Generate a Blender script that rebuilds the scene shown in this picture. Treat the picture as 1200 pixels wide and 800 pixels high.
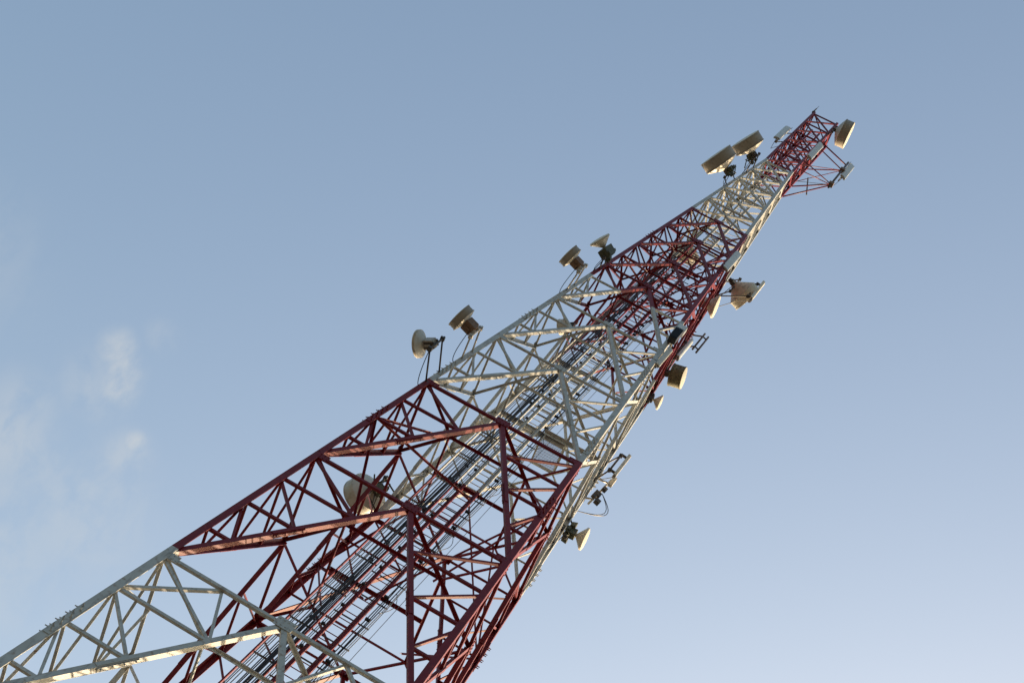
import bpy, bmesh, math, random
from mathutils import Vector, Matrix
random.seed(4)
for o in list(bpy.data.objects): bpy.data.objects.remove(o)
sc = bpy.context.scene
COL = sc.collection

# ------------------------------------------------------------------ camera
CAM = Vector((6.47527, -20.54845, 1.6))
FPX = 1836.66
RR = ((0.86546668, -0.34777961, 0.36057837), (0.46384761, 0.82819956, -0.31453280), (-0.18924276, 0.43947107, 0.87809587))
cd = bpy.data.cameras.new('camera'); cam = bpy.data.objects.new('camera', cd); COL.objects.link(cam); sc.camera = cam
cd.sensor_width = 36; cd.lens = FPX/1200*36; cd.clip_start = .1; cd.clip_end = 9000
r, d, f = [Vector(v) for v in RR]
cam.matrix_world = Matrix(((r.x, -d.x, -f.x, CAM.x), (r.y, -d.y, -f.y, CAM.y), (r.z, -d.z, -f.z, CAM.z), (0, 0, 0, 1)))
def px(p):
    v = Vector(p) - CAM; z = v.dot(f)
    if z < .5: return None
    return (600 + FPX*v.dot(r)/z, 400 + FPX*v.dot(d)/z)

# ------------------------------------------------------------------ world + sun
SUN_EL, SUN_AZ = 15.5, 57.0           # azimuth measured from +x towards +y
w = bpy.data.worlds.new('World'); sc.world = w; w.use_nodes = True
nt = w.node_tree; N = nt.nodes; N.clear()
def nd(t, **k):
    n = N.new(t)
    for a, b in k.items(): setattr(n, a, b)
    return n
out = nd('ShaderNodeOutputWorld'); bg = nd('ShaderNodeBackground'); bg.inputs[1].default_value = .15
sky = nd('ShaderNodeTexSky'); sky.sky_type = 'NISHITA'; sky.sun_disc = False
sky.sun_elevation = math.radians(SUN_EL); sky.sun_rotation = math.radians(90-SUN_AZ)
sky.air_density = 1.6; sky.dust_density = 8.0; sky.ozone_density = 2.35; sky.altitude = 0
# a few thin cloud wisps high in the sky (by direction, infinitely far)
tc = nd('ShaderNodeTexCoord')
def wdir(x, y):
    return (r*((x-600)/FPX) + d*((y-400)/FPX) + f).normalized()
mapn = nd('ShaderNodeMapping'); mapn.inputs['Scale'].default_value = (1.25, .8, 1); mapn.inputs['Rotation'].default_value = (0, 0, .5)
nz = nd('ShaderNodeTexNoise'); nz.inputs['Scale'].default_value = 40; nz.inputs['Detail'].default_value = 8; nz.inputs['Roughness'].default_value = .6; nz.inputs['Distortion'].default_value = .25
nt.links.new(tc.outputs['Generated'], mapn.inputs[0]); nt.links.new(mapn.outputs[0], nz.inputs['Vector'])
acc = None
for (x, y, rad, amp) in ((138, 408, 24, 1), (146, 432, 24, 1), (138, 454, 26, .9), (112, 452, 46, .4), (20, 480, 50, .45), (8, 515, 60, .6), (38, 550, 50, .4), (158, 518, 15, 1), (148, 535, 34, .6), (190, 395, 22, .35), (95, 600, 90, .45), (-60, 620, 150, .5), (-40, 300, 90, .25)):
    v = wdir(x, y)
    dt = nd('ShaderNodeVectorMath', operation='DISTANCE'); dt.inputs[1].default_value = v
    nt.links.new(tc.outputs['Generated'], dt.inputs[0])
    mr = nd('ShaderNodeMapRange', interpolation_type='SMOOTHERSTEP'); mr.inputs[1].default_value = 0; mr.inputs[2].default_value = rad/FPX*1.5
    mr.inputs[3].default_value = amp; mr.inputs[4].default_value = 0
    nt.links.new(dt.outputs['Value'], mr.inputs[0])
    if acc is None: acc = mr.outputs[0]
    else:
        a = nd('ShaderNodeMath', operation='MAXIMUM'); nt.links.new(acc, a.inputs[0]); nt.links.new(mr.outputs[0], a.inputs[1]); acc = a.outputs[0]
nr = nd('ShaderNodeMapRange', interpolation_type='SMOOTHSTEP'); nr.inputs[1].default_value = .28; nr.inputs[2].default_value = .66
nt.links.new(nz.outputs['Fac'], nr.inputs[0])
mu = nd('ShaderNodeMath', operation='MULTIPLY'); nt.links.new(nr.outputs[0], mu.inputs[0]); nt.links.new(acc, mu.inputs[1])
mu2 = nd('ShaderNodeMath', operation='MULTIPLY'); mu2.inputs[1].default_value = .58; nt.links.new(mu.outputs[0], mu2.inputs[0])
mx = nd('ShaderNodeMix', data_type='RGBA'); mx.inputs[7].default_value = (2.0, 2.05, 2.05, 1)
CLOUD = mx
hs = nd('ShaderNodeMix', data_type='RGBA', blend_type='MULTIPLY'); hs.inputs[0].default_value = 1; hs.inputs[7].default_value = (1.0, .997, .997, 1)
nt.links.new(sky.outputs[0], hs.inputs[6])
nt.links.new(mu2.outputs[0], mx.inputs[0]); nt.links.new(hs.outputs[2], mx.inputs[6])
nt.links.new(mx.outputs[2], bg.inputs[0]); nt.links.new(bg.outputs[0], out.inputs[0])
sd = bpy.data.lights.new('sun', 'SUN'); sun = bpy.data.objects.new('sun', sd); COL.objects.link(sun)
sd.energy = 5.0; sd.angle = math.radians(.5); sd.color = (1, .76, .50)
e_, a_ = math.radians(SUN_EL), math.radians(SUN_AZ)
sv = Vector((math.cos(e_)*math.cos(a_), math.cos(e_)*math.sin(a_), math.sin(e_)))
sun.rotation_euler = sv.to_track_quat('Z', 'Y').to_euler(); sun.location = (60, 15, 90)
sc.view_settings.view_transform = 'Standard'; sc.view_settings.look = 'None'
sc.view_settings.exposure = 1.13; sc.view_settings.gamma = 1; sc.view_settings.use_curve_mapping = False

# ------------------------------------------------------------------ materials
def mat(name, col, rough=.5, metal=0, dirt=None, damt=.5, scale=3, stretch=(1, 1, 1), bump=0, var=.12):
    m = bpy.data.materials.new(name); m.use_nodes = True; t = m.node_tree; b = t.nodes['Principled BSDF']
    b.inputs['Specular IOR Level'].default_value = .3; b.inputs['Roughness'].default_value = rough; b.inputs['Metallic'].default_value = metal
    c = t.nodes.new('ShaderNodeTexCoord'); mp = t.nodes.new('ShaderNodeMapping'); mp.inputs['Scale'].default_value = stretch
    t.links.new(c.outputs['Object'], mp.inputs[0])
    n = t.nodes.new('ShaderNodeTexNoise'); n.inputs['Scale'].default_value = scale; n.inputs['Detail'].default_value = 7; n.inputs['Roughness'].default_value = .65
    t.links.new(mp.outputs[0], n.inputs['Vector'])
    v = t.nodes.new('ShaderNodeHueSaturation'); v.inputs['Color'].default_value = (*col, 1)
    vr = t.nodes.new('ShaderNodeMapRange'); vr.inputs[1].default_value = .3; vr.inputs[2].default_value = .7; vr.inputs[3].default_value = 1-var; vr.inputs[4].default_value = 1+var
    t.links.new(n.outputs['Fac'], vr.inputs[0]); t.links.new(vr.outputs[0], v.inputs['Value'])
    last = v.outputs[0]
    if dirt:
        n2 = t.nodes.new('ShaderNodeTexNoise'); n2.inputs['Scale'].default_value = scale*2.3; n2.inputs['Detail'].default_value = 8
        t.links.new(mp.outputs[0], n2.inputs['Vector'])
        rp = t.nodes.new('ShaderNodeMapRange'); rp.inputs[1].default_value = .5; rp.inputs[2].default_value = .68; rp.inputs[4].default_value = damt
        t.links.new(n2.outputs['Fac'], rp.inputs[0])
        x = t.nodes.new('ShaderNodeMix'); x.data_type = 'RGBA'; x.inputs[7].default_value = (*dirt, 1)
        t.links.new(rp.outputs[0], x.inputs[0]); t.links.new(last, x.inputs[6]); last = x.outputs[2]
    t.links.new(last, b.inputs['Base Color'])
    if bump:
        bp = t.nodes.new('ShaderNodeBump'); bp.inputs['Strength'].default_value = bump; bp.inputs['Distance'].default_value = .02
        t.links.new(n.outputs['Fac'], bp.inputs['Height']); t.links.new(bp.outputs[0], b.inputs['Normal'])
    return m
BANDS = (0, .30, 11.75, 23.24, 34.35, 46.0, 57.37, 69.06)   # red / white aviation bands, red lowest
def banded(name):
    """Aviation paint: red and white bands that follow the height on the tower, chalky and rust-stained."""
    m = bpy.data.materials.new(name); m.use_nodes = True; t = m.node_tree; b = t.nodes['Principled BSDF']
    b.inputs['Roughness'].default_value = .5; b.inputs['Specular IOR Level'].default_value = .22
    L = t.links.new
    c = t.nodes.new('ShaderNodeTexCoord'); s = t.nodes.new('ShaderNodeSeparateXYZ'); L(c.outputs['Object'], s.inputs[0])
    dv = t.nodes.new('ShaderNodeMath'); dv.operation = 'DIVIDE'; dv.inputs[1].default_value = 100; L(s.outputs['Z'], dv.inputs[0])
    rp = t.nodes.new('ShaderNodeValToRGB'); rp.color_ramp.interpolation = 'CONSTANT'
    el = rp.color_ramp.elements; el[0].position = 0; el[0].color = (1, 1, 1, 1); el[1].position = .1175; el[1].color = (0, 0, 0, 1)
    for i, z in enumerate(BANDS[3:]):
        q = el.new(z/100); q.color = (1, 1, 1, 1) if i % 2 == 0 else (0, 0, 0, 1)
    L(dv.outputs[0], rp.inputs[0])
    n = t.nodes.new('ShaderNodeTexNoise'); n.inputs['Scale'].default_value = 2.2; n.inputs['Detail'].default_value = 8; n.inputs['Roughness'].default_value = .7; L(c.outputs['Object'], n.inputs['Vector'])
    n2 = t.nodes.new('ShaderNodeTexNoise'); n2.inputs['Scale'].default_value = 9; n2.inputs['Detail'].default_value = 6; L(c.outputs['Object'], n2.inputs['Vector'])
    red = t.nodes.new('ShaderNodeMix'); red.data_type = 'RGBA'; red.inputs[6].default_value = (.075, .004, .008, 1); red.inputs[7].default_value = (.22, .011, .018, 1); L(n.outputs['Fac'], red.inputs[0])
    wht = t.nodes.new('ShaderNodeMix'); wht.data_type = 'RGBA'; wht.inputs[6].default_value = (.28, .29, .285, 1); wht.inputs[7].default_value = (.55, .57, .55, 1); L(n.outputs['Fac'], wht.inputs[0])
    st = t.nodes.new('ShaderNodeMapRange'); st.inputs[1].default_value = .56; st.inputs[2].default_value = .74; st.inputs[4].default_value = .75; L(n2.outputs['Fac'], st.inputs[0])
    wr = t.nodes.new('ShaderNodeMix'); wr.data_type = 'RGBA'; wr.inputs[7].default_value = (.20, .115, .055, 1); L(st.outputs[0], wr.inputs[0]); L(wht.outputs[2], wr.inputs[6])
    # chalky fading and grime on the red coats
    st2 = t.nodes.new('ShaderNodeMapRange'); st2.inputs[1].default_value = .57; st2.inputs[2].default_value = .70; st2.inputs[4].default_value = .4; L(n2.outputs['Fac'], st2.inputs[0])
    rr_ = t.nodes.new('ShaderNodeMix'); rr_.data_type = 'RGBA'; rr_.inputs[7].default_value = (.27, .05, .04, 1); L(st2.outputs[0], rr_.inputs[0]); L(red.outputs[2], rr_.inputs[6])
    n3 = t.nodes.new('ShaderNodeTexNoise'); n3.inputs['Scale'].default_value = 18; n3.inputs['Detail'].default_value = 4
    mp3 = t.nodes.new('ShaderNodeMapping'); mp3.inputs['Scale'].default_value = (1, 1, .15); L(c.outputs['Object'], mp3.inputs[0]); L(mp3.outputs[0], n3.inputs['Vector'])
    st3 = t.nodes.new('ShaderNodeMapRange'); st3.inputs[1].default_value = .55; st3.inputs[2].default_value = .72; st3.inputs[4].default_value = .4; L(n3.outputs['Fac'], st3.inputs[0])
    fm0 = t.nodes.new('ShaderNodeMix'); fm0.data_type = 'RGBA'; L(rp.outputs[0], fm0.inputs[0]); L(wr.outputs[2], fm0.inputs[6]); L(rr_.outputs[2], fm0.inputs[7])
    fm = t.nodes.new('ShaderNodeMix'); fm.data_type = 'RGBA'; fm.inputs[7].default_value = (.075, .055, .045, 1); L(st3.outputs[0], fm.inputs[0]); L(fm0.outputs[2], fm.inputs[6])
    L(fm.outputs[2], b.inputs['Base Color'])
    return m
M_PAINT = banded('aviation_band_paint')
M_GALV = mat('galvanised_steel', (.30, .30, .29), .45, .35, (.16, .11, .07), .5, 6)
M_DARK = mat('dark_weathered_steel', (.07, .065, .06), .55, .3, (.14, .08, .05), .5, 8)
M_SHELL = mat('dish_shell', (.50, .47, .40), .5, 0, (.22, .18, .12), .55, 3.5, (1, 1, .35))
M_SHROUD = mat('dish_shroud', (.30, .27, .225), .55, 0, (.13, .11, .085), .4, 4, (1, 1, .3))
M_STAIN = mat('stained_shroud', (.15, .14, .085), .6, 0, (.02, .02, .012), .95, 3.5, (2.2, 2.2, .5), var=.35)
M_RADOME = mat('radome', (.62, .59, .48), .5, 0, (.36, .31, .22), .4, 3)
M_DISH = mat('pale_dish_shell', (.50, .50, .46), .5, 0, (.27, .25, .19), .5, 3)
M_PANEL = mat('panel_plastic', (.56, .60, .60), .4, 0, (.35, .36, .33), .35, 3)
M_BOX = mat('radio_housing', (.36, .33, .28), .5, .1, (.18, .14, .10), .5, 6)
M_RUST = mat('rusty_radio', (.20, .13, .09), .7, .1, (.08, .05, .035), .7, 9)
M_GREEN = mat('olive_radio', (.085, .09, .06), .6, .1, (.03, .03, .02), .6, 9)
M_CABLE = mat('black_cable', (.018, .018, .02), .5)
M_GREYC = mat('grey_cable', (.13, .13, .135), .5)
M_LIGHTC = mat('pale_cable', (.42, .41, .38), .5)
M_GROUND = mat('dry_ground', (.10, .098, .09), .95, 0, (.05, .058, .04), .8, .25, bump=.4, var=.25)
M_CONC = mat('concrete', (.32, .31, .29), .9, 0, (.18, .17, .15), .5, 3, bump=.2)

# ------------------------------------------------------------------ mesh helpers
class MB:
    def __init__(s): s.v = []; s.f = []; s.sm = []
    def prism(s, ring0, ring1, cap=True, smooth=False):
        n = len(ring0); b = len(s.v); s.v += [tuple(p) for p in ring0] + [tuple(p) for p in ring1]
        for i in range(n):
            j = (i+1) % n; s.f.append((b+i, b+j, b+n+j, b+n+i)); s.sm.append(smooth)
        if cap:
            s.f.append(tuple(b+i for i in range(n))[::-1]); s.sm.append(False); s.f.append(tuple(b+n+i for i in range(n))); s.sm.append(False)
        return s
    def angle(s, p0, p1, a, b, size, th):
        """L-section steel: heel on the line p0-p1, flanges along a and b."""
        p0, p1 = Vector(p0), Vector(p1); ax = (p1-p0).normalized()
        a = Vector(a); a = (a-ax*a.dot(ax)).normalized(); b = Vector(b); b = (b-ax*b.dot(ax)); b = (b-a*b.dot(a)).normalized()
        prof = [(0, 0), (size, 0), (size, th), (th, th), (th, size), (0, size)]
        return s.prism([p0+a*u+b*v for u, v in prof], [p1+a*u+b*v for u, v in prof])
    def box(s, c, u, v, w_, lu, lv, lw):
        c = Vector(c); u = Vector(u).normalized()*lu/2; v = Vector(v).normalized()*lv/2; w_ = Vector(w_).normalized()*lw/2
        return s.prism([c-u-v-w_, c+u-v-w_, c+u+v-w_, c-u+v-w_], [c-u-v+w_, c+u-v+w_, c+u+v+w_, c-u+v+w_])
    def bar(s, p0, p1, wdt, up=(0, 0, 1), h=None):
        p0, p1 = Vector(p0), Vector(p1); ax = (p1-p0)
        u = ax.cross(Vector(up));
        if u.length < 1e-4: u = ax.cross(Vector((1, 0, 0)))
        v = u.cross(ax); return s.box((p0+p1)/2, u, v, ax, wdt, h or wdt, ax.length)
    def tube(s, pts, rad, n=8):
        pts = [Vector(p) for p in pts]; prev = None; rings = []
        for i, p in enumerate(pts):
            t = (pts[min(i+1, len(pts)-1)]-pts[max(i-1, 0)]).normalized()
            if prev is None: u = t.orthogonal().normalized()
            else: u = (prev-t*prev.dot(t)).normalized()
            prev = u; v = t.cross(u)
            rings.append([p+(u*math.cos(2*math.pi*k/n)+v*math.sin(2*math.pi*k/n))*rad for k in range(n)])
        b = len(s.v)
        for g in rings: s.v += [tuple(q) for q in g]
        for i in range(len(rings)-1):
            for k in range(n):
                j = (k+1) % n; s.f.append((b+i*n+k, b+i*n+j, b+(i+1)*n+j, b+(i+1)*n+k)); s.sm.append(True)
        s.f.append(tuple(b+k for k in range(n))[::-1]); s.f.append(tuple(b+(len(rings)-1)*n+k for k in range(n))); s.sm += [False, False]
        return s
    def lathe(s, c, ax, prof, n=36):
        """prof: list of (distance along ax, radius)."""
        c = Vector(c); ax = Vector(ax).normalized(); u = ax.orthogonal().normalized(); v = ax.cross(u); b = len(s.v)
        for (h, rd) in prof:
            for k in range(n): s.v.append(tuple(c+ax*h+(u*math.cos(2*math.pi*k/n)+v*math.sin(2*math.pi*k/n))*max(rd, 1e-4)))
        for i in range(len(prof)-1):
            for k in range(n):
                j = (k+1) % n; s.f.append((b+i*n+k, b+i*n+j, b+(i+1)*n+j, b+(i+1)*n+k)); s.sm.append(True)
        return s
    def build(s, name, m, parent=None):
        me = bpy.data.meshes.new(name); me.from_pydata(s.v, [], s.f); me.update()
        me.polygons.foreach_set('use_smooth', s.sm)
        bm = bmesh.new(); bm.from_mesh(me); bmesh.ops.recalc_face_normals(bm, faces=bm.faces); 
        for e in bm.edges:
            if len(e.link_faces) == 2 and e.calc_face_angle(0) > .6: e.smooth = False
        bm.to_mesh(me); bm.free()
        me.materials.append(m)
        o = bpy.data.objects.new(name, me); COL.objects.link(o)
        if parent is not None: o.parent = parent
        return o
def thing(name, label, cat, group=None):
    o = bpy.data.objects.new(name, None); COL.objects.link(o); o.empty_display_size = .3
    o['label'] = label; o['category'] = cat
    if group: o['group'] = group
    return o
def tag(o, label, cat, group=None, kind=None):
    if label: o['label'] = label
    if cat: o['category'] = cat
    if group: o['group'] = group
    if kind: o['kind'] = kind
    return o
def vis_len(p0, p1):
    n = 0; a, b = Vector(p0), Vector(p1); q = None; L = 0
    for i in range(9):
        c = px(a.lerp(b, i/8))
        if c and q and 0 <= c[0] <= 1200 and 0 <= c[1] <= 800: L += math.hypot(c[0]-q[0], c[1]-q[1])
        q = c
    return L

# ------------------------------------------------------------------ ground
g = MB(); g.box((0, 0, -.5), (1, 0, 0), (0, 1, 0), (0, 0, 1), 6000, 6000, 1); tag(g.build('ground', M_GROUND), None, None, kind='structure')

# ------------------------------------------------------------------ lattice tower
LV = [.30, 6.0, 11.7, 17.43, 23.16, 28.76, 34.27, 38.68, 43.08, 47.55, 50.75, 54.03, 57.29]   # K-braced panels
ZT, ZTOP, S0 = 68.97, 80.12, -.0428200230
def W(z): return 1.8*(1+S0*(min(z, ZT)-43.08)/1.8)
XV = [57.29+(ZT-57.29)*i/5 for i in range(6)] + [ZT+(ZTOP-ZT)*i/5 for i in range(1, 6)]          # X-braced panels
CR = {'A': (-1, -1), 'B': (1, -1), 'C': (1, 1), 'D': (-1, 1)}
FACES = (('A', 'B', Vector((0, 1, 0))), ('B', 'C', Vector((-1, 0, 0))), ('C', 'D', Vector((0, -1, 0))), ('D', 'A', Vector((1, 0, 0))))
def corner(k, z): a = CR[k]; return Vector((a[0]*W(z), a[1]*W(z), z))
tower = thing('lattice_tower', 'tall tapering lattice steel telecom tower painted in red and white bands', 'tower')
for k in 'ABCD':
    a = CR[k]; m = MB()
    for z0, z1, sz in ((.3, 23.2, .165), (23.2, 46.0, .15), (46.0, ZT, .135), (ZT, ZTOP+.12, .12)):
        m.angle(corner(k, z0), Vector((*corner(k, min(z1, ZTOP)).xy, z1)), (-a[0], 0, 0), (0, -a[1], 0), sz, .018)
    m.build('leg', M_PAINT, tower)
members = {}
def member(kind, p0, p1, inward, size, th=.009, lower=True, off=0, gap0=0, gap1=0):
    """angle iron lying in a face: one flange in the face plane, the other pointing into the tower from its lower edge"""
    p0, p1 = Vector(p0), Vector(p1); ax = (p1-p0).normalized(); p0 = p0+ax*gap0; p1 = p1-ax*gap1
    side = ax.cross(inward).normalized()
    if side.z < 0: side = -side
    if not lower: side = -side
    p0 = p0+inward*off-side*size/2; p1 = p1+inward*off-side*size/2
    members.setdefault(kind, []).append((vis_len(p0, p1)*size, p0, p1, tuple(side), tuple(inward), size, th))
gus = []
for i in range(len(LV)-1):
    z0, z1 = LV[i], LV[i+1]; nsub = 4 if z1 < 35 else (3 if z1 < 48 else 2)
    ds = .112 if z1 < 35 else (.1 if z1 < 48 else .08); rs = .064 if z1 < 35 else (.058 if z1 < 48 else .05)
    for (ka, kb, inw) in FACES:
        A0, A1, B0, B1 = corner(ka, z0), corner(ka, z1), corner(kb, z0), corner(kb, z1); Mm = (A1+B1)/2
        for (P0, P1) in ((A0, A1), (B0, B1)):
            member('face_horizontal', P1, Mm, inw, rs*1.15 if z1 < 35 else rs*1.05, off=.024, gap0=.05)
            member('main_diagonal', P0, Mm, inw, ds, off=.036, gap0=.08, gap1=.05)
            for s in range(1, nsub):
                lp = P0.lerp(P1, s/nsub); dp = P0.lerp(Mm, s/nsub); up = P0.lerp(P1, (s+1)/nsub)
                member('redundant_brace', lp, dp, inw, rs, off=.05, gap0=.06)
                member('redundant_brace', up, dp, inw, rs*.9, off=.064, gap0=.10)
            if i <= 3:   # extra sub-bracing in the tall lower panels
                hm = P1.lerp(Mm, .5)
                member('redundant_brace', P0.lerp(P1, .75), hm, inw, rs, off=.075, gap0=.05)
                member('redundant_brace', P0.lerp(Mm, .75), hm, inw, rs*.9, off=.088)
            gus.append((P1, Mm, inw, rs))
        gus.append((Mm, None, inw, rs))
        # node plates
    # plan bracing: diamond, inner square, centre beam
    wz = W(z1)-.06; zz = z1-.03; Dn = Vector((0, 0, -1))
    mids = [Vector((0, -wz, zz)), Vector((wz, 0, zz)), Vector((0, wz, zz)), Vector((-wz, 0, zz))]
    for q in range(4):
        a, b, c = mids[q], mids[(q+1) % 4], mids[(q+2) % 4]
        def pl(p, q2, off, size):
            ax = (q2-p).normalized(); side = ax.cross(Vector((0, 0, 1)))
            members.setdefault('plan_brace', []).append((vis_len(p, q2)*size, p+Vector((0, 0, off)), q2+Vector((0, 0, off)), tuple(side), (0, 0, -1), size, .009))
        pl(a, b, 0, rs*1.15)
        pl((a+b)/2, (b+c)/2, .02, rs)
        sg = ((1, -1), (1, 1), (-1, 1), (-1, -1))[q]; pl(Vector((sg[0]*wz, sg[1]*wz, zz)), (a+b)/2, .035, rs*.9)
        if 45 < z0 < 58 or 27 < z0 < 33:   # hip bracing that fills the upper red band
            lg = Vector((sg[0]*W((z0+z1)/2)*.97, sg[1]*W((z0+z1)/2)*.97, (z0+z1)/2)); ed = (a+b)/2; e0 = Vector((ed.x*.98, ed.y*.98, z0))
            for en in (ed, e0, Vector((0, 0.25, z1)) if q % 2 else Vector((-.2, .3, z0))):
                vv = (en-lg).normalized(); members.setdefault('hip_brace', []).append((0, lg, en, tuple(vv.cross(Vector((0, 0, 1)))), (0, 0, -1), .05, .007))
    if True:
        pl(Vector((-wz/2, .06, zz)), Vector((wz/2, .06, zz)), .035, rs*1.15)
for i in range(10):
    z0, z1 = XV[i], XV[i+1]; ds = .075 if i < 5 else .065
    for (ka, kb, inw) in FACES:
        A0, A1, B0, B1 = corner(ka, z0), corner(ka, z1), corner(kb, z0), corner(kb, z1)
        member('cross_brace', A0, B1, inw, ds, off=.024, gap0=.05, gap1=.05)
        member('cross_brace', B0, A1, inw, ds, off=.040, gap0=.05, gap1=.05)
        if i != 0 or True: member('face_horizontal', A1, B1, inw, ds, off=.056, gap0=.05, gap1=.05)
    if i % 2 == 1:
        wz = W(z1)-.06
        a, b = Vector((-wz, -wz, z1-.05)), Vector((wz, wz, z1-.05))
        members['plan_brace'].append((vis_len(a, b)*.05, a, b, (1, -1, 0), (0, 0, -1), .05, .008))
for kind, L in members.items():
    L.sort(key=lambda t: -t[0])
    for t in L[:100]:
        MB().angle(t[1], t[2], t[3], t[4], t[5], t[6]).build(kind, M_PAINT, tower)
    if len(L) > 100:
        m = MB()
        for t in L[100:]: m.angle(t[1], t[2], t[3], t[4], t[5], t[6])
        tag(m.build(kind, M_PAINT, tower), None, None, kind='stuff')
# gusset plates with bolt heads at the nodes
def plate(m, c, u, v, nrm, lu, lv, th=.012, bolts=0):
    m.box(c, u, v, nrm, lu, lv, th)
    u = Vector(u).normalized(); v = Vector(v).normalized(); nrm = Vector(nrm).normalized()
    for k in range(bolts):
        for sgn in (-1, 1):
            q = Vector(c)+u*(lu*(.38*(2*k/(max(bolts-1, 1))-1)))+v*lv*.28*sgn
            for e in (-1, 1): m.lathe(q, nrm*e, [(.004, .016), (.022, .016), (.022, 0)], 6)
gl = []
for i in range(1, len(LV)):
    z1 = LV[i]; gs = .25 if z1 < 35 else (.22 if z1 < 48 else .27)
    for (ka, kb, inw) in FACES:
        A1, B1 = corner(ka, z1), corner(kb, z1); Mm = (A1+B1)/2; ax = (B1-A1).normalized(); up = ax.cross(inw)
        for (P, q) in ((A1, 1), (B1, -1)):
            m = MB(); plate(m, P+ax*q*(.10+gs/2)+inw*.0155, ax, up, inw, gs, gs*.8, bolts=3); gl.append((px(P), m))
        m = MB(); plate(m, Mm+inw*.0155, ax, up, inw, gs*1.5, gs*1.1, bolts=4); gl.append((px(Mm), m))
gl.sort(key=lambda t: 0 if t[0] and -30 < t[0][0] < 1230 and -30 < t[0][1] < 830 else 1)
rest = MB()
for k, (q, m) in enumerate(gl):
    if k < 100: m.build('gusset_plate', M_PAINT, tower)
    else:
        b = len(rest.v); rest.v += m.v; rest.f += [tuple(b+x for x in fc) for fc in m.f]; rest.sm += m.sm
if rest.v: tag(rest.build('gusset_plate', M_PAINT, tower), None, None, kind='stuff')
# leg splices: cover plates on both flanges with long protruding bolts
for zs in (20.3, 31.6, 35.4, 41.0, 52.4):
    for k in 'ABCD':
        a = CR[k]; m = MB(); c0 = corner(k, zs-.55); c1 = corner(k, zs+.55); ax = (c1-c0).normalized(); cc = (c0+c1)/2
        for fl, nr_ in ((Vector((-a[0], 0, 0)), Vector((0, a[1], 0))), (Vector((0, -a[1], 0)), Vector((a[0], 0, 0)))):
            m.box(cc+fl*.085+nr_*.009, fl, ax, nr_, .12, 1.1, .014)
            for j in range(8):
                q = cc+fl*(.06 if j % 2 else .11)+ax*(-.46+.13*j)
                m.lathe(q, nr_, [(.012, .022), (.035, .022), (.035, .012), (.085, .012), (.055, 0)], 6)
        m.build('splice_plate', M_PAINT, tower)
# top: corner stub and small lightning rod, obstruction light
m = MB(); m.tube([(-.691, -.691, 80.1), (-.691, -.691, 80.9)], .035); m.tube([(-.691, -.691, 80.9), (-.691, -.691, 81.6)], .012, 6); m.build('lightning_rod', M_DARK, tower)
# lap splices halfway along the long diagonals
for i in range(2, 7):
    z0, z1 = LV[i], LV[i+1]
    for (ka, kb, inw) in FACES:
        Mm = (corner(ka, z1)+corner(kb, z1))/2
        for k in (ka, kb):
            P0 = corner(k, z0); ax = (Mm-P0).normalized(); sd_ = ax.cross(inw).normalized()
            if sd_.z < 0: sd_ = -sd_
            cc = P0.lerp(Mm, .47)-sd_*(.062+.009)+inw*.09; m = MB(); plate(m, cc, ax, inw, sd_, .8, .075, .012)
            cc2 = P0.lerp(Mm, .47)+inw*.028; m.box(cc2, ax, sd_, inw, .8, .08, .014)
            for j in range(4):
                for hh in (1,): m.lathe(cc+ax*(-.33+.22*j), -sd_, [(.005, .014), (.026, .014), (.026, 0)], 6)
            m.build('splice_plate', M_PAINT, tower)
# rest platform of expanded metal beside the ladder
pf = MB(); zc = 38.70; x0, x1, y0, y1 = .28, .97, .13, .98
for p, q in (((x0, y0), (x1, y0)), ((x1, y0), (x1, y1)), ((x1, y1), (x0, y1)), ((x0, y1), (x0, y0))): pf.bar((*p, zc), (*q, zc), .045, h=.06)
pf = pf.build('rest_platform', M_PAINT, tower)
gr = MB(); n = 15
for i in range(-n, n+1):
    for sg in (1, -1):
        pts = []
        cxx, cyy = (x0+x1)/2, (y0+y1)/2; o_ = i*.058; hx, hy = (x1-x0)/2, (y1-y0)/2
        # line x - sg*y = o_ clipped to rectangle
        t0 = max(-hy, (-hx-o_)/sg if sg > 0 else (hx-o_)/sg); t1 = min(hy, (hx-o_)/sg if sg > 0 else (-hx-o_)/sg)
        if t1-t0 > .03: gr.bar((cxx+sg*t0+o_, cyy+t0, zc+.03+.004*sg), (cxx+sg*t1+o_, cyy+t1, zc+.03+.004*sg), .009)
gr.build('mesh_floor', M_GALV, pf)
m = MB(); m.angle((-1.02, .06, zc), (1.05, .06, zc), (0, 1, 0), (0, 0, -1), .13, .012); m.angle((.3, -.02, zc), (1.9, -.02, zc), (0, -1, 0), (0, 0, -1), .11, .012); m.build('platform_beam', M_PAINT, tower)
# climbing ladder
YL = .02
def rail(x, w_, z0=.2, z1=79.5, dy=.0, parent=None, mt=None, name='rail', dpt=.07):
    mm = MB(); z = z0
    mm.box((x, YL+dy, (z0+z1)/2), (1, 0, 0), (0, 1, 0), (0, 0, 1), w_, dpt, z1-z0); return mm.build(name, mt or M_PAINT, parent)
def part(name):
    o = bpy.data.objects.new(name, None); COL.objects.link(o); o.parent = tower; o.empty_display_size = .2; return o
ladder = part('ladder')
for zz in [4*i+2.5 for i in range(18)]: MB().angle((-.34, YL+.07, zz), (.20, YL+.07, zz), (0, 1, 0), (0, 0, 1), .05, .006).build('ladder_bracket', M_PAINT, ladder)
for x in (-.27, .13):
    rail(x, .055, parent=ladder)
    rail(x-.045, .012, parent=ladder, dy=-.02, name='rail_flange', dpt=.085)
rungs = [.45+.3*i for i in range(263)]
vis = [z for z in rungs if px((-.07, 0, z)) and px((-.07, 0, z))[1] < 800][:100]; oth = MB()
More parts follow.
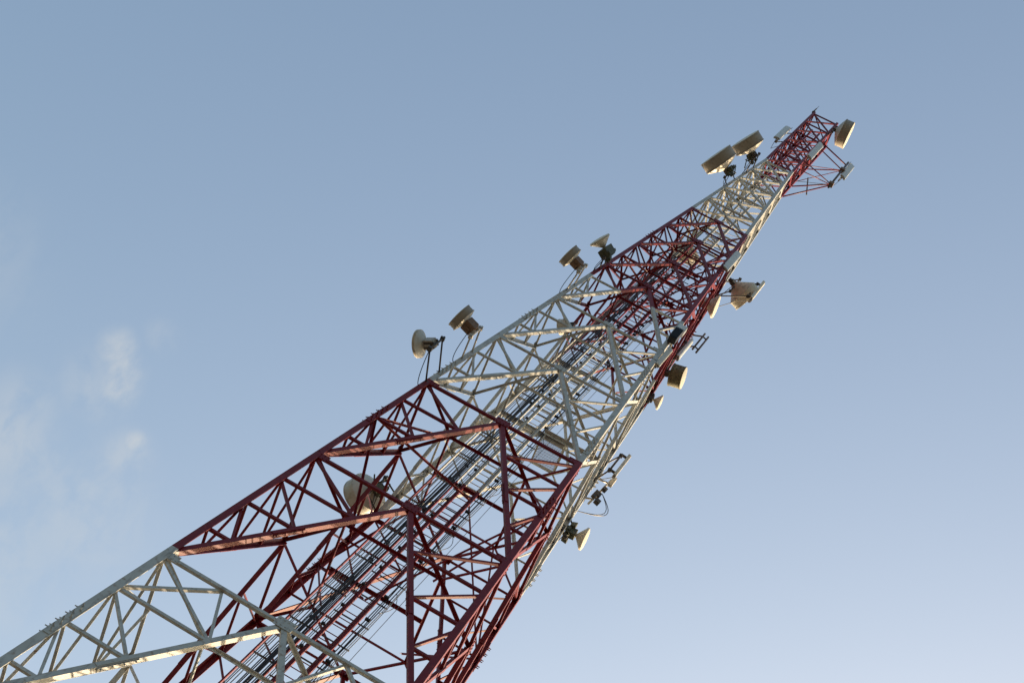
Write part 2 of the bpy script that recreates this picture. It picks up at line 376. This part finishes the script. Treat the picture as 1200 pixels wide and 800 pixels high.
for z in rungs:
    mm = MB() if z in vis else oth
    mm.tube([(-.245, YL, z), (.105, YL, z)], .0125, 6)
    if z in vis: mm.build('rung', M_PAINT, ladder)
tag(oth.build('rung', M_PAINT, ladder), None, None, kind='stuff')
# feeder cable tray (two rails and cross bars), offset to the left of the ladder
tray = part('cable_tray')
for i in range(38): MB().bar((-1.05, YL+.03, 1.2+1.5*i), (-.46, YL+.03, 1.2+1.5*i), .03, h=.035).build('crossbar', M_DARK, tray)
rail(-1.03, .035, z1=57.5, parent=tray); rail(-.50, .04, z1=57.5, parent=tray)
for i in range(52): MB().bar((-.46, YL+.05, 12+.92*i), (.42, YL+.05, 12+.92*i), .022, h=.03).build('cable_bracket', M_DARK, tower)
# vertical cable bundles tied to the inside of the legs and loose jumpers in the upper bands
for k in range(16):
    z = 46.5+k*1.15; a = random.uniform(0, 6.28); q = W(z)*.75; P = Vector((math.cos(a)*q, math.sin(a)*q, z)); Q = Vector((random.uniform(-.8, .3), -.02, z-random.uniform(.8, 2.2)))
    mid = (P+Q)/2+Vector((random.uniform(-.2, .2), random.uniform(-.2, .2), -.7))
    MB().tube([P*(1-t)**2+mid*2*t*(1-t)+Q*t*t for t in [i/10 for i in range(11)]], .012, 5).build('jumper_cable', M_CABLE, tower)

# ------------------------------------------------------------------ feeder cables (each a thing of its own)
def wav(x, y, z0, z1, rad, m, name, label, group, amp=.012, ztop=None, lean=0):
    pts = []; ph = random.uniform(0, 6); n = int((z1-z0)/1.1)
    for i in range(n+1):
        z = z0+(z1-z0)*i/n; q = x+lean*max(0, z-50)/20
        pts.append((q+amp*math.sin(z*.9+ph), y+amp*math.cos(z*.7+ph), z))
    return tag(MB().tube(pts, rad, 6).build(name, m), label, 'cable', group)
for k, x in enumerate((-.96, -.915, -.865)):
    wav(x, -.03, 3, 57-k*3, .012, M_GREYC, 'feeder_cable', ('leftmost', 'middle', 'rightmost')[k]+' of three thin grey cables at the left edge of the cable tray', 'thin grey cables at the left edge of the tray')
for k, x in enumerate((-.78, -.735, -.69, -.56, -.525)):
    wav(x, -.03, 3, 62-k*4, .014, M_CABLE, 'feeder_cable', ('leftmost', 'second from left', 'middle', 'second from right', 'rightmost')[k]+' of five slim black cables on the cable tray', 'slim black cables on the tray', lean=.35)
for k, x in enumerate((-.645, -.60)):
    wav(x, -.07, 3, 60-k*6, .024, M_CABLE, 'feeder_cable', ('left', 'right')[k]+' one of the two thick black cables on the cable tray', 'pair of thick black cables', lean=.3)
for k, x in enumerate((-.42, -.37)):
    wav(x, -.02, 3, 55, .011, M_GREYC, 'feeder_cable', ('left', 'right')[k]+' one of two thin grey cables between the cable tray and ladder', 'cables between the tray and the ladder')
wav(.02, .10, 3, 78, .012, M_CABLE, 'power_cable', 'single black cable running up directly behind the ladder rungs', None)
for k, x in enumerate((.24, .28, .325)):
    wav(x, .02, 3, 56-k*5, .014, M_CABLE, 'feeder_cable', ('nearest', 'middle', 'farthest')[k]+' from the ladder of three black cables on its right', 'black cables right of the ladder', amp=.02)
for k, x in enumerate((.37, .40)):
    wav(x, .02, 3, 50, .011, M_LIGHTC, 'feeder_cable', ('inner', 'outer')[k]+' one of two pale cables on the right side of the ladder', 'pale cables right of the ladder', amp=.025)
tag(MB().tube([(.62, -.1, 3), (.62, -.1, 48)], .007, 5).build('earth_wire', M_DARK), 'single thin wire hanging free in the open space right of the ladder', 'wire')
# cable clamps: dark blocks gripping the cables
cl = []
for i in range(44):
    z = 14+.92*i
    for x, s_ in ((-.62, .11), (-.34, .07), (.27, .12)):
        if random.random() < .8: cl.append((x+random.uniform(-.02, .02), z+random.uniform(-.05, .05), s_))
cl = [c for c in cl if px((c[0], 0, c[1])) and px((c[0], 0, c[1]))[1] < 805][:98]
for x, z, s_ in cl:
    MB().box((x, -.05, z), (1, 0, 0), (0, 1, 0), (0, 0, 1), s_, .06, .055).build('cable_clamp', M_CABLE, tower)
# looping slack loops of cable left on the bundle beside the ladder
for k in range(7):
    z = 22+k*3.1; pts = [(.36+.16*math.sin(t/9*math.pi), .0, z+.9*t/9) for t in range(10)]
    MB().tube(pts, .008, 5).build('cable_slack', M_CABLE, tower)

# ------------------------------------------------------------------ antennas
def arms(root, pipe, z0, z1, leg, m=M_DARK, r_=.028, inset=0, brace=True):
    """vertical pipe carried by stand-off arms clamped on a tower leg"""
    MB().tube([(pipe[0], pipe[1], z0), (pipe[0], pipe[1], z1)], r_*1.15, 10).build('mount_pipe', m, root)
    for z in (z0+.12, z1-.12):
        P = Vector((pipe[0], pipe[1], z)); a = CR[leg]; L = corner(leg, z)+Vector((-a[0]*.05, -a[1]*.05, 0))
        mm = MB(); mm.tube([P, L], r_*.85, 8); mm.box(L, (1, 0, 0), (0, 1, 0), (0, 0, 1), .1, .1, .09); mm.box(P, (1, 0, 0), (0, 1, 0), (0, 0, 1), .11, .11, .07)
        mm.build('mount_arm', m, root)
    if brace:
        P = Vector((pipe[0], pipe[1], z1-.15)); a = CR[leg]; L = corner(leg, z0-.35)
        MB().tube([P, L], .014, 6).build('mount_strut', m, root)
def dish(name, label, pos, nrm, dia, depth, leg, cone=.28, rad=None, box=None, mats=(M_SHELL, M_SHROUD, M_RADOME), back=.42, pm=M_DARK, pl=1.3, group=None, cable=True, dome=.03, brace=True, tilt=0, pdir=None):
    root = thing(name, label, 'dish antenna', group); root.location = pos
    inv = Vector(pos); n = Vector((nrm[0], nrm[1], tilt)).normalized(); C = Vector(pos); R_ = dia/2
    def b(mm, nm, m): 
        mm.v = [tuple(Vector(v)-inv) for v in mm.v]; return mm.build(nm, m, root)
    m = MB(); m.lathe(C, n, [(depth/2, R_), (depth/2, R_-.012), (-depth/2+.01, R_-.012)], 40)
    m.lathe(C, n, [(-depth/2, R_*.985), (-depth/2+.02, R_), (depth/2-.03, R_), (depth/2, R_*.99)], 40)
    m.lathe(C, n, [(depth/2-.03, R_), (depth/2-.03, R_+.012), (depth/2+.005, R_+.012), (depth/2+.005, R_-.02)], 40)
    m.lathe(C, n, [(-depth/2-.0, R_), (-depth/2-.0, R_+.014), (-depth/2+.03, R_+.014), (-depth/2+.03, R_)], 40); b(m, 'shroud', mats[1])
    m = MB(); m.lathe(C, n, [(depth/2-.01, R_*.99), (depth/2+.012, R_*.985)]+[(depth/2+.012+dome*(1-q*q), R_*q*.97) for q in (1, .85, .65, .4, .2, 0)], 40); b(m, 'radome', mats[2])
    m = MB(); m.lathe(C, n, [(-depth/2-cone*dia*(1-(q**1.5 if cone < .4 else q)), R_*q) for q in (1, .85, .7, .5, .3, .16)]+[(-depth/2-cone*dia-.02, R_*.16), (-depth/2-cone*dia-.02, 0)], 40); b(m, 'reflector', mats[0])
    hub = C-n*(depth/2+cone*dia); 
    m = MB(); m.lathe(hub, -n, [(0, .11), (.05, .11), (.05, .075), (.14, .075), (.14, 0)], 16)
    side = n.cross(Vector((0, 0, 1))).normalized(); pp = C-n*(back+depth/2+cone*dia*.5)
    if pdir is not None: pp = C+Vector(pdir)
    for zz in (-.12, .12): m.box((hub+Vector((pp.x, pp.y, C.z)))/2+Vector((0, 0, zz)), Vector((pp.x, pp.y, C.z))-hub, (0, 0, 1), side, max((Vector((pp.x, pp.y, C.z))-hub).length, .1), .03, .16)
    b(m, 'hub', pm)
    if box:
        sx, sy, sz, mm_, ox = box; m = MB(); bc = hub-n*(sx/2-.02)+side*ox
        m.box(bc, n, side, (0, 0, 1), sx, sy, sz)
        for q in range(-3, 4): m.box(bc+side*(sy*q/7.5)-n*(sx/2+.012), n, side, (0, 0, 1), .03, .01, sz*.86)
        m.box(bc+Vector((0, 0, -sz/2-.02)), n, side, (0, 0, 1), sx*.6, .05, .05); 
        if mm_ is M_GREEN:
            for q in range(6):
                m.box(bc+side*random.uniform(-.16, .16)-n*random.uniform(0, .25)+Vector((0, 0, random.uniform(-.3, .3))), n+side*random.uniform(-.3, .3), side, (0, 0, 1), random.uniform(.08, .18), random.uniform(.08, .2), random.uniform(.1, .22))
            for q in range(4):
                a_ = bc+side*random.uniform(-.2, .2)+Vector((0, 0, random.uniform(-.3, .3))); m.tube([a_, a_-n*.3+side*random.uniform(-.25, .25)+Vector((0, 0, random.uniform(-.35, .2)))], .022, 6)
        b(m, 'radio_unit', mm_)
    k0 = len(COL.objects)
    before = set(root.children)
    arms(root, (pp.x, pp.y), C.z-pl/2, C.z+pl/2, leg, pm, brace=brace)
    if cable:
        L = corner(leg, C.z-.75); h0 = hub-n*.2+Vector((0, 0, -.12)); mid = (h0+L)/2+Vector((0, 0, -.55))+side*.15
        pts = [h0*(1-t)**2+mid*2*t*(1-t)+L*t*t for t in [i/10 for i in range(11)]]
        MB().tube(pts, .011, 6).build('jumper_cable', M_CABLE, root)
    for ch in root.children:
        if ch not in before:
            me = ch.data
            for v in me.vertices: v.co -= inv
    return root
BIG = (M_SHELL, M_SHROUD, M_RADOME)
dish('microwave_dish', 'large brown drum dish left of the top white band, lower of two', (-1.758, -1.556, 63), (-.87, -.5), 1.42, .44, 'A', cone=.2, box=(.2, .16, .3, M_GREEN, -.2), back=.35, pl=1.5)
dish('microwave_dish', 'large brown drum dish left of the top white band, higher of two', (-1.328, -1.825, 66), (-.84, -.55), 1.32, .44, 'A', cone=.16, box=(.25, .2, .3, M_GREEN, .2), back=.35, pl=1.5)
dish('microwave_dish', 'big pale drum dish facing right at the very top right corner of the tower', (1.35, -.913, 78), (1, -.04), 1.38, .42, 'B', cone=.2, back=.2, pl=1.4, mats=(M_DISH, M_SHROUD, M_RADOME))
dish('microwave_dish', 'small round grey dish seen from behind, lowest of those on the left leg', (-2.75, -2.80, 34.55), (-.87, .49), .68, .07, 'A', cone=.22, box=(.24, .24, .26, M_BOX, 0), mats=(M_DISH, M_SHELL, M_RADOME), pm=M_DARK, back=.35, pl=1.0, dome=.1, brace=False)
dish('microwave_dish', 'drum dish with square brown radio box on bent arms, second lowest on left leg', (-2.53, -2.95, 36.6), (-.94, -.34), .71, .2, 'A', cone=.12, box=(.28, .3, .3, M_RUST, 0), pm=M_LIGHTC, back=.38, pl=.9, brace=False)
dish('microwave_dish', 'drum dish on pale arms at the left leg just below the upper red band', (-2.08, -2.66, 44.2), (-.94, -.34), .71, .2, 'A', cone=.12, box=(.26, .28, .28, M_RUST, 0), pm=M_LIGHTC, back=.38, pl=.9, brace=False)
dish('microwave_dish', 'beige cone dish with dark radios on the left edge of the upper red band', (-2.02, -2.32, 47.3), (-.82, -.57), .68, .05, 'A', cone=.42, box=(.3, .3, .62, M_GREEN, 0), pm=M_DARK, back=.35, pl=1.1, mats=(M_SHELL, M_SHELL, M_RADOME))
dish('microwave_dish', 'big grey dish seen from behind through the braces of the lower red band', (-2.78, 2.18, 35), (-.45, .9), 1.1, .36, 'D', cone=.2, back=.2, pl=1.3, mats=(M_DISH, M_DISH, M_RADOME), box=(.2, .2, .3, M_GREEN, .1))
dish('microwave_dish', 'deep drum dish with dark mossy stains facing right beside the middle of the tower', (1.95, 1.18, 48.5), (.98, -.2), .76, .42, 'C', cone=.1, back=.25, pl=2.2, mats=(M_STAIN, M_STAIN, M_RADOME))
dish('microwave_dish', 'cone shaped dish with bright rim, lowest dish on the right leg', (2.57, 2.1, 38.3), (1, -.09), .64, .05, 'C', cone=.4, back=.3, pl=.9, box=(.2, .2, .3, M_GREEN, 0), mats=(M_SHELL, M_SHELL, M_RADOME))
dish('microwave_dish', 'very small cone dish just below the mossy drum dish on the right', (1.97, 1.5, 46.8), (1, -.08), .48, .04, 'C', cone=.45, back=.2, pl=.8, mats=(M_SHELL, M_SHELL, M_RADOME))
dish('microwave_dish', 'large cream cone backed dish jutting right of the upper red band behind a panel', (2.10, .95, 57.2), (.93, .38), 1.16, .32, 'C', cone=.5, back=.1, pl=1.8, mats=(M_SHELL, M_RADOME, M_RADOME))
dish('microwave_dish', 'cream cone dish tight against the right edge of the upper red band', (1.53, .80, 54.5), (.99, -.12), .84, .05, 'C', cone=.38, back=.2, pl=1.0, mats=(M_SHELL, M_SHELL, M_RADOME), box=(.25, .3, .4, M_BOX, 0))
dish('microwave_dish', 'small grey drum dish behind the left leg below the upper red band', (-1.83, .55, 46.4), (-.81, .59), .5, .2, 'D', cone=.2, back=.2, pl=.9, mats=(M_DISH, M_DISH, M_RADOME))
dish('microwave_dish', 'beige dish back seen inside the tower near the foot of the top white band', (-.93, 1.45, 59.6), (-.12, .99), 1.05, .3, 'D', cone=.25, back=.12, pl=1.4, mats=(M_SHELL, M_SHELL, M_RADOME))

def panel(name, label, pos, nrm, length, wdt, dp, leg, rods=False, m=M_PANEL, arm=True, box=False, cat='panel antenna', pm=M_DARK, off=.16):
    root = thing(name, label, cat); root.location = pos; inv = Vector(pos); C = Vector(pos)
    n = Vector((nrm[0], nrm[1], 0)).normalized(); s = n.cross(Vector((0, 0, 1))); h = length/2
    prof = [(-.5, 0), (-.5, .55), (-.38, .88), (-.15, 1), (.15, 1), (.38, .88), (.5, .55), (.5, 0)]
    mm = MB(); R0 = [C+s*(a*wdt)+n*((b-.5)*dp) for a, b in prof]
    U = Vector((0, 0, 1))
    mm.prism([p-U*h for p in R0], [p+U*h for p in R0]); mm.build('antenna_body', m, root)
    for z in (-h*.75, h*.75): MB().box(C-n*(dp/2+off/2)+U*z, n, s, U, off, .07, .05).build('bracket', M_DARK, root)
    mm = MB()
    for k in (-1, 0, 1): mm.tube([C-U*h+s*k*wdt*.28, C-U*(h+.07)+s*k*wdt*.28], .018, 8)
    mm.build('connector', M_DARK, root)
    P = C-n*(dp/2+off)
    if rods:
        for k in (-1, 1): MB().tube([C-n*.08+s*k*wdt*.45+U*(h-.2), C-n*.08+s*k*wdt*.45+U*(h+.55)], .014, 6).build('rod', M_DARK, root)
    if arm: arms(root, (P.x, P.y), C.z-h*.95, C.z+h*.8, leg, pm, brace=False)
    else: MB().tube([P-U*h*1.15, P+U*h*.9], .035, 10).build('mount_pipe', M_GALV, root)
    pts = [C-U*(h+.07), C-U*(h+.4)-n*.15, C-U*(h+.75)-n*.35, corner(leg, C.z-h-1.1)]
    MB().tube(pts, .012, 6).build('jumper_cable', M_CABLE, root)
    for ch in root.children:
        for v in ch.data.vertices: v.co -= inv
    return root
panel('panel_antenna', 'white panel antenna with two rods off the left leg of the top red band', (-1.02, -.70, 74), (-.1, -1), 2.5, .30, .12, 'A', rods=True)
panel('panel_antenna', 'white panel antenna in front of the red lattice near the tower top', (.80, -.78, 73.4), (.5, -.86), 2.9, .30, .12, 'B')
p3 = panel('panel_antenna', 'white panel antenna on the end of the outrigger frame at upper right', (2.45, -.13, 75), (.45, -.9), 2.5, .30, .12, 'C', rods=True, arm=False)
panel('panel_antenna', 'pale panel antenna on the right leg high in the upper red band', (1.44, -1.38, 53.6), (.4, -.9), 2.0, .26, .11, 'B', off=.1)
panel('panel_antenna', 'slim bright panel antenna on the right leg just above the mossy drum dish', (1.62, 1.0, 50.3), (.94, -.2), 1.8, .22, .1, 'C', off=.08)
panel('panel_antenna', 'pale weathered panel antenna on the front right leg beside a black radio unit', (1.92, -1.80, 42.8), (.5, -.9), 1.4, .16, .1, 'B', off=.08, m=M_DISH)
panel('panel_antenna', 'thin beige antenna on the right leg of the middle white band with looping cables', (2.3, 1.35, 41.6), (.95, .1), 1.5, .13, .1, 'C', m=M_SHELL)
panel('panel_antenna', 'bright cream panel antenna on an outer pipe right of the upper red band', (2.42, .62, 57.3), (.95, .1), 2.1, .26, .12, 'C', m=M_RADOME, off=.1)
# black radio unit on the front right leg
rr = thing('radio_unit', 'black boxy radio unit with cooling fins on the right leg below the upper red band', 'radio unit'); c0 = Vector((1.80, -1.95, 44.2))
m = MB(); m.box(c0, (1, 0, 0), (0, 1, 0), (0, 0, 1), .24, .2, .85)
for q in range(-5, 6): m.box(c0+Vector((.024*q, -.115, 0)), (1, 0, 0), (0, 1, 0), (0, 0, 1), .008, .05, .8)
m.build('housing', M_CABLE, rr)
for q in (.3, -.3): MB().box(c0+Vector((-.06, .15, q)), (1, 0, 0), (0, 1, 0), (0, 0, 1), .08, .12, .08).build('bracket', M_DARK, rr)
rr = thing('junction_box', 'grey equipment box on the right leg just above the black radio unit', 'equipment box'); c0 = Vector((1.72, -1.62, 45.5))
MB().box(c0, (1, 0, 0), (0, 1, 0), (0, 0, 1), .3, .2, .5).build('housing', M_GALV, rr); MB().box(c0+Vector((0, -.106, 0)), (1, 0, 0), (0, 1, 0), (0, 0, 1), .26, .01, .45).build('door', M_PANEL, rr)
# empty pipe bracket
br = thing('pipe_bracket', 'empty dark pipe bracket with two parallel tubes right of the upper red band', 'mounting bracket')
for (x, y) in ((1.76, 1.25), (1.92, 1.3)): MB().tube([(x, y, 51.2), (x, y, 52.9)], .035, 8).build('mount_pipe', M_DARK, br)
for z in (51.5, 52.6):
    MB().tube([corner('C', z), (1.76, 1.25, z), (1.92, 1.3, z)], .03, 8).build('mount_arm', M_DARK, br)
# lower right equipment with drooping cable loops
eq = thing('mounting_clamp', 'mounting clamp with two drooping black cable loops on the right leg', 'mounting bracket')
c0 = Vector((2.13, 1.9, 40.4)); m = MB()
for dx, dy, dz, s_ in ((0, 0, 0, .2), (.1, -.1, .3, .14), (.12, .05, -.25, .16), (-.02, -.15, -.4, .12)): m.box(c0+Vector((dx, dy, dz)), (1, .3, 0), (-.3, 1, 0), (0, 0, 1), s_, s_*.8, s_*1.1)
m.build('clamp', M_DARK, eq)
MB().tube([(2.1, 1.88, 39.7), (2.2, 1.92, 41.6)], .035, 8).build('mount_pipe', M_LIGHTC, eq)
for z in (40.0, 41.2): MB().tube([corner('C', z), (2.15, 1.9, z+.1)], .03, 8).build('mount_arm', M_GALV, eq)
MB().box((2.28, 1.8, 41.3), (1, 0, 0), (0, 1, 0), (0, 0, 1), .12, .1, .5).build('filter_box', M_SHELL, eq)
for q in (0, .07):
    MB().tube([c0+Vector((.1, 0, .2))+Vector(((.5+q)*math.sin(t/12*math.pi)-.25*t/12, .1*math.sin(t/12*math.pi), -1.5*t/12)) for t in range(13)], .011, 6).build('cable_loop', M_CABLE, eq)
# outrigger frame at the top right carrying the far panel
og = thing('outrigger_frame', 'triangular steel outrigger frame sticking out right from the top red band', 'mounting frame')
E1, E2 = Vector((2.23, -.2, 74.5)), Vector((2.23, -.2, 71.6))
for p, q, rr_ in ((corner('B', 75.6), E1+Vector((0, 0, 1.1)), .05), (corner('B', 74.6), E1, .04), (corner('C', 75.2), E1, .04), (corner('B', 71.4), E2, .035), (corner('C', 71.6), E2, .045), (corner('B', 69.8), E2+Vector((0, 0, -.1)), .03), (corner('C', 69.6), E2+Vector((0, 0, -.2)), .045), (corner('B', 70.6), E1, .025), (corner('C', 72.6), E1, .025)):
    MB().tube([p, q], rr_*.7, 8).build('frame_arm', M_PAINT, og)
MB().tube([E2+Vector((0, 0, -.6)), E1+Vector((0, 0, 1.7))], .05, 10).build('mount_pipe', M_DARK, og)
for E_ in (E1, E2): MB().box(E_, (1, 0, 0), (0, 1, 0), (0, 0, 1), .22, .22, .3).build('clamp', M_RUST, og)
tag(MB().tube([(1.1, .3, 72.6), (1.45, .75, 71.6)], .03, 8).build('whip_antenna', M_DARK), 'short dark rod antenna slanting below the outrigger frame', 'rod antenna')
# cable loop and small lamp at the top
ol = thing('obstruction_lamp', 'small dark lamp fitting on the highest corner of the tower', 'lamp')
m = MB(); m.lathe((-.691, -.60, 80.2), (0, 0, 1), [(0, .05), (.12, .05), (.12, .09), (.16, .09), (.16, 0)], 14); m.build('lamp_base', M_DARK, ol)
m = MB(); m.lathe((-.691, -.60, 80.36), (0, 0, 1), [(0, .07), (.12, .07), (.18, .04), (.19, 0)], 14); m.build('lamp_lens', M_RUST, ol)

# ------------------------------------------------------------------ footings
for k in 'ABCD':
    c = corner(k, .3); m = MB(); m.box((c.x, c.y, .1), (1, 0, 0), (0, 1, 0), (0, 0, 1), 1.3, 1.3, .4)
    tag(m.build('concrete_footing', M_CONC), 'square concrete footing under the '+{'A': 'near left', 'B': 'near right', 'C': 'far right', 'D': 'far left'}[k]+' leg of the tower', 'footing', 'concrete footings of the tower')
